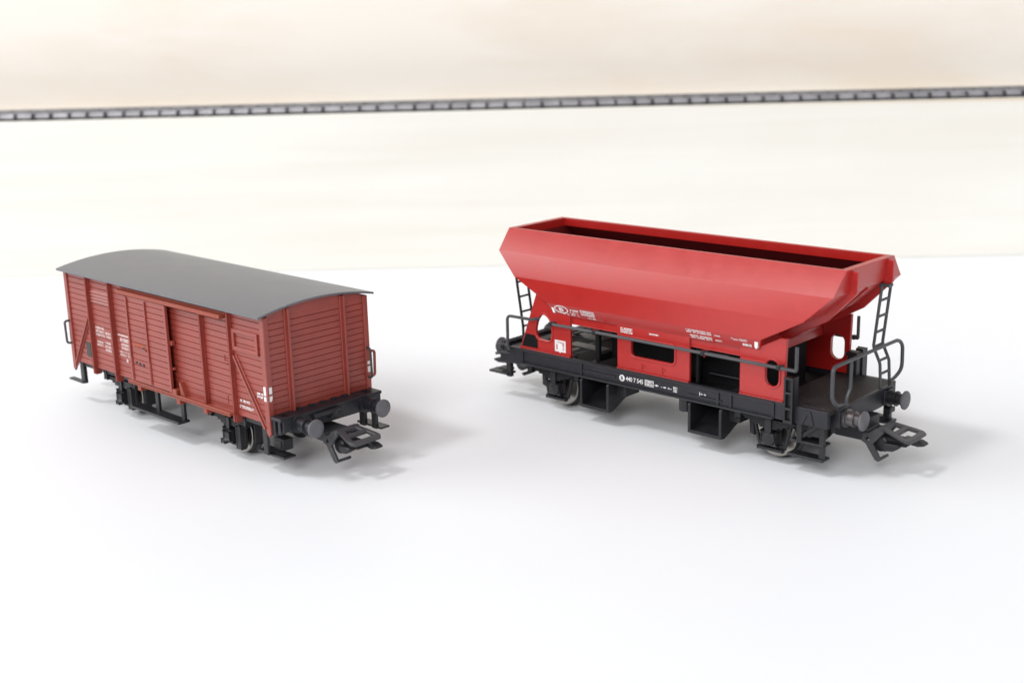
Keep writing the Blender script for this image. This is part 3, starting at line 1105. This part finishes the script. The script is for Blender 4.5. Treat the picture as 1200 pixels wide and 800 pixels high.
# ---- handrails, end railing, ladders
for s in (-1, 1):
    b = MB()
    Yr = s * 17.3
    b.tube([(-46.2, s * 16.6, 15.6), (-46.2, Yr, 16.6), (-46.1, Yr, 25.2), (-37.4, Yr, 25.3), (-36.2, s * 15.4, 25.4)], .42, 8, 1.3)
    o = b.build("corner_handrail", GREY_TUBE, hop)
    b = MB()
    xe = 42.3 if s < 0 else 38.9
    b.tube([(-31.2, s * 15.3, 25.1), (-30.4, Yr, 25.1), (-16, Yr, 25.15), (xe - .7, Yr, 24.95), (xe, Yr, 24.9), (xe, Yr, 30.5)], .42, 8, .5)
    rail = b.build("side_handrail", GREY_TUBE, hop)
    b = MB()
    for x in (-30.6, -16.0, 17.2, 37.8):
        b.box(x - .5, x + .5, Yr - .6, Yr + .6, 24.5, 25.6, .12)
        b.box(x - .3, x + .3, min(s * 15.2, Yr), max(s * 15.2, Yr), 24.8, 25.3, .05)
    b.build("rail_clip", BLACK, rail)
    # framed step post beside the platform
    b = MB()
    xa, xb = 39.2, 41.6
    b.plate([(xa, 12.3), (xb, 12.3), (xb, 23.0), (xa, 23.0)], [[(xa + .5, 19.6), (xb - .5, 19.6), (xb - .5, 22.5), (xa + .5, 22.5)], [(xa + .5, 15.9), (xb - .5, 15.9), (xb - .5, 19.1), (xa + .5, 19.1)], [(xa + .5, 12.9), (xb - .5, 12.9), (xb - .5, 15.4), (xa + .5, 15.4)]],
            .8, lambda u, v, w, s=s: (u, s * 17.0 + w, v))
    b.box(xa + .1, xb - .1, s * 15.6, s * 16.5, 12.4, 22.9, .1)
    b.box(xb - .4, xb, s * 15.0, s * 17.3, 12.3, 23.0, .1)
    b.build("step_post", BLACK, hop)

# railing across the platform end
b = MB()
b.tube([(50.8, -11.0, 17.2), (50.8, -13.6, 17.3), (50.8, -16.3, 19.6), (50.8, -16.3, 27.0), (50.8, 14.6, 27.0), (50.8, 16.9, 25.4), (50.8, 17.1, 19.4), (50.8, 14.0, 18.0), (50.8, 11.0, 17.5)], .45, 8, 1.5)
b.tube([(50.8, -8.0, 27.0), (50.8, -8.0, 20.4), (50.5, -9.0, 18.3), (50.5, -9.2, 16.5)], .4, 8, .6)
b.box(50.3, 51.1, -10.0, -8.6, 16.4, 17.0, .1)
b.build("end_railing", GREY_TUBE, hop)
for sx in (-1, 1):
    b = MB()
    if sx < 0:
        for y in (6.9, 11.1):
            b.tube([(49.3, y, 41.5), (46.1, y, 21.0), (46.0, y, 16.3)], .36, 8, .6)
        for z in (37.0, 33.0, 29.0, 24.9, 21.0):
            x = 46.1 + (z - 21) / 20.5 * 3.2
            b.tube([(x, 6.9, z), (x, 11.1, z)], .3, 8)
        o = b.build("ladder", BLACK, hop)
        o.matrix_basis = HALF_TURN
        continue
    for y in (7.45, 11.9):
        b.tube([(49.6, y, 41.5), (48.1, y, 26.4), (50.0, y - .1, 22.6), (50.5, y - .3, 16.6)], .38, 8, .6)
    for z in (41.2, 37.5, 33.6, 29.8, 26.3, 23.2, 20.1):
        x = 48.1 + (z - 26.4) / 15.1 * 1.5 if z >= 26.4 else (48.1 + (26.4 - z) / 3.8 * 1.9 if z > 22.6 else 50.0 + (22.6 - z) / 6 * .5)
        b.tube([(x, 7.4, z), (x, 11.9, z)], .33, 8)
    b.box(49.0, 51.6, 7.0, 9.0, 41.0, 41.7, .1)
    b.build("ladder", GREY_TUBE, hop)

# brake stand on the far side of the platform
b = MB()
b.box(38.6, 41.2, 12.6, 15.0, 16.2, 22.6, .25)
b.box(38.3, 41.5, 12.3, 15.2, 21.6, 22.5, .25)
b.build("brake_stand", BLACK, hop)
# hand wheel at the left end, seen through the oval
b = MB()
b.lathe((-39.0, 13.2, 22.6), (-39.0, 14.2, 22.6), [(0, 2.2), (.25, 2.6), (.75, 2.6), (1.0, 2.2)], 24)
b.cyl((-39.0, 9.0, 22.6), (-39.0, 14.0, 22.6), .6)
b.box(-39.8, -38.2, 10.5, 12.5, 16.0, 22.6, .2)
b.build("hand_wheel", CHASSIS, hop)

# ---- steps at the corners
b = MB()
b.box(39.6, 48.2, -14.6, -11.2, 7.2, 7.8, .12)
b.box(39.0, 48.3, -15.0, -11.6, 3.8, 4.4, .12)
st = b.build("corner_step", BLACK, hop)
b = MB()
b.box(46.9, 48.2, -14.4, -13.4, 3.9, 13.2, .12)
b.box(41.0, 42.4, -14.4, -13.4, 7.3, 14.0, .12)
b.box(43.6, 48.2, -13.6, -12.8, 9.0, 12.9, .12)
b.prism([(40.8, 8.0), (42.2, 8.0), (47.2, 12.2), (46.4, 12.9)], 'y', -14.0, -13.5, bev=.08)
b.build("step_hanger", BLACK, st)
for sx in (-1, 1):
    xf = HALF_TURN if sx < 0 else None
    b = MB()
    b.box(49.6, 56.6 if sx < 0 else 51.6, 10.6, 14.2, 7.1, 7.7, .12, xf)
    b.box(49.6, 53.6 if sx < 0 else 51.4, 11.0, 13.6, 9.6 if sx > 0 else 8.2, 10.9 if sx > 0 else 8.8, .2, xf)
    st = b.build("corner_step", BLACK, hop)
    b = MB()
    b.box(48.9, 50.6, 12.2, 13.6, 6.6, 13.4, .15, xf)
    b.build("step_hanger", BLACK, st)
b = MB()
b.box(43.5, 49.8, 11.5, 13.6, 6.6, 8.4, .15)
b.build("far_step_bar", BLACK, hop)

# ---- writing
sole = lambda u, v, w: (u, -16.25 - w, v)
panel = lambda u, v, w: (u, -PY - w, v)


def skirt(u, v, w):
    t = (v - 27.4) / 3.1
    return (u, -(15.3 + 1.45 * t) - w, v - w * .45)


b = MB()
# round emblem and running number on the sole beam
b.lathe((-7.9, -16.26, 14.25), (-7.9, -16.32, 14.25), [(0, .85), (.06, .85)], 20)
b.text("440 7 545", -6.7, 13.75, 5.4, 1.15, sole, bold=.012)
bx = (-.75, 1.95, 13.55, 15.1)
b.plate([(bx[0], bx[2]), (bx[1], bx[2]), (bx[1], bx[3]), (bx[0], bx[3])], [[(bx[0] + .14, bx[2] + .14), (bx[1] - .14, bx[2] + .14), (bx[1] - .14, bx[3] - .14), (bx[0] + .14, bx[3] - .14)]], .05, lambda u, v, w: (u, -16.27 + w, v), .01)
b.fineprint(bx[0] + .2, bx[2] + .2, 2.3, 1.15, 2, sole, .9, .05, 21)
b.mark(2.2, 14.1, 1.3, .12, sole)
b.mark(2.6, 13.95, .5, .45, sole)
b.mark(4.2, 14.0, .4, .12, sole)
b.fineprint(5.0, 13.8, 1.8, .6, 1, sole, .9, .1, 22)
b.mark(7.0, 14.0, .4, .12, sole)
b.fineprint(7.9, 13.4, 1.2, 1.5, 3, sole, .9, .05, 23)
b.mark(15.6, 13.95, .14, .95, sole)
b.fineprint(16.0, 14.2, 1.6, .5, 1, sole, .8, .2, 24)
b.build("lettering", WHITE, hop)
b = MB()
b.text("B", -8.25, 13.75, .7, 1.0, lambda u, v, w: (u, -16.33 - w, v), bold=.02)
b.build("emblem_letter", BLACK, hop)
b = MB()
# skirt: white edge bar, oval emblem with B, small print
b.prism([(-31.6, 29.9), (-30.9, 29.9), (-30.0, 28.0), (-30.6, 28.0)], 'y', -16.2, -16.0, bev=0)
ov = [(-27.9 + 2.35 * math.cos(k * math.pi / 20), 29.2 + 1.12 * math.sin(k * math.pi / 20)) for k in range(40)]
ov2 = [(-27.9 + 2.0 * math.cos(k * math.pi / 20), 29.2 + .86 * math.sin(k * math.pi / 20)) for k in range(40)]
b.plate(ov, [ov2], .05, lambda u, v, w: skirt(u, v, w + .05), .01)
b.text("B", -28.6, 28.62, 1.45, 1.15, skirt, bold=.03)
b.fineprint(-25.0, 29.0, 2.9, .75, 1, skirt, .8, .2, 31)
b.fineprint(-27.8, 27.75, 2.2, .5, 1, skirt, .7, .3, 32)
b.fineprint(-25.2, 27.8, 3.0, 1.1, 2, skirt, .7, .3, 33)
b.fineprint(-21.4, 28.4, 4.6, 1.6, 3, skirt, .95, .03, 34)
b.fineprint(-19.4, 27.7, 3.0, .5, 1, skirt, .7, .2, 35)
b.fineprint(11.6, 29.2, 7.2, 1.0, 2, skirt, .8, .1, 36)
b.fineprint(19.4, 29.3, 1.9, .5, 1, skirt, .7, .1, 37)
b.fineprint(12.4, 27.8, 6.4, 1.0, 2, skirt, .8, .15, 38)
b.fineprint(19.6, 28.0, 2.0, .5, 1, skirt, .7, .1, 39)
b.text("Type", 24.3, 29.2, 1.8, .6, skirt)
b.text("1000D", 26.5, 29.3, 2.2, .6, skirt)
b.fineprint(27.2, 28.0, 2.4, .95, 1, skirt, 1.0, .02, 40)
b.prism([(30.7, 30.0), (31.6, 29.8), (31.5, 28.4), (31.1, 28.1), (30.7, 28.6)], 'y', -16.42, -15.9, bev=0)
b.fineprint(-9.0, 25.7, 3.8, 1.5, 3, panel, .95, .03, 41)
b.fineprint(-.4, 26.4, 3.2, .6, 1, panel, .8, .1, 42)
b.build("lettering", WHITE, hop)
b = MB()
b.plate([(-30.9, 17.4), (-27.2, 17.4), (-27.2, 20.5), (-30.9, 20.5)], [[(-30.4, 19.7), (-30.4, 20.1), (-27.7, 20.1), (-27.7, 17.9), (-28.3, 17.9), (-28.3, 19.7)], [(-30.4, 17.9), (-30.0, 17.9), (-30.0, 19.4), (-30.4, 19.4)]], .06, lambda u, v, w: (u, -PY - .03 - w, v), .01)
b.fineprint(-30.3, 19.65, 2.6, .45, 1, panel, .9, .3, 51)
b.fineprint(-28.3, 18.0, .6, 1.6, 3, panel, .9, .2, 52)
b.prism([(-29.4, 17.4), (-28.8, 17.4), (-29.1, 17.0)], 'y', -PY - .06, -PY - .02, bev=0)
b.build("label_panel", WHITE, hop)
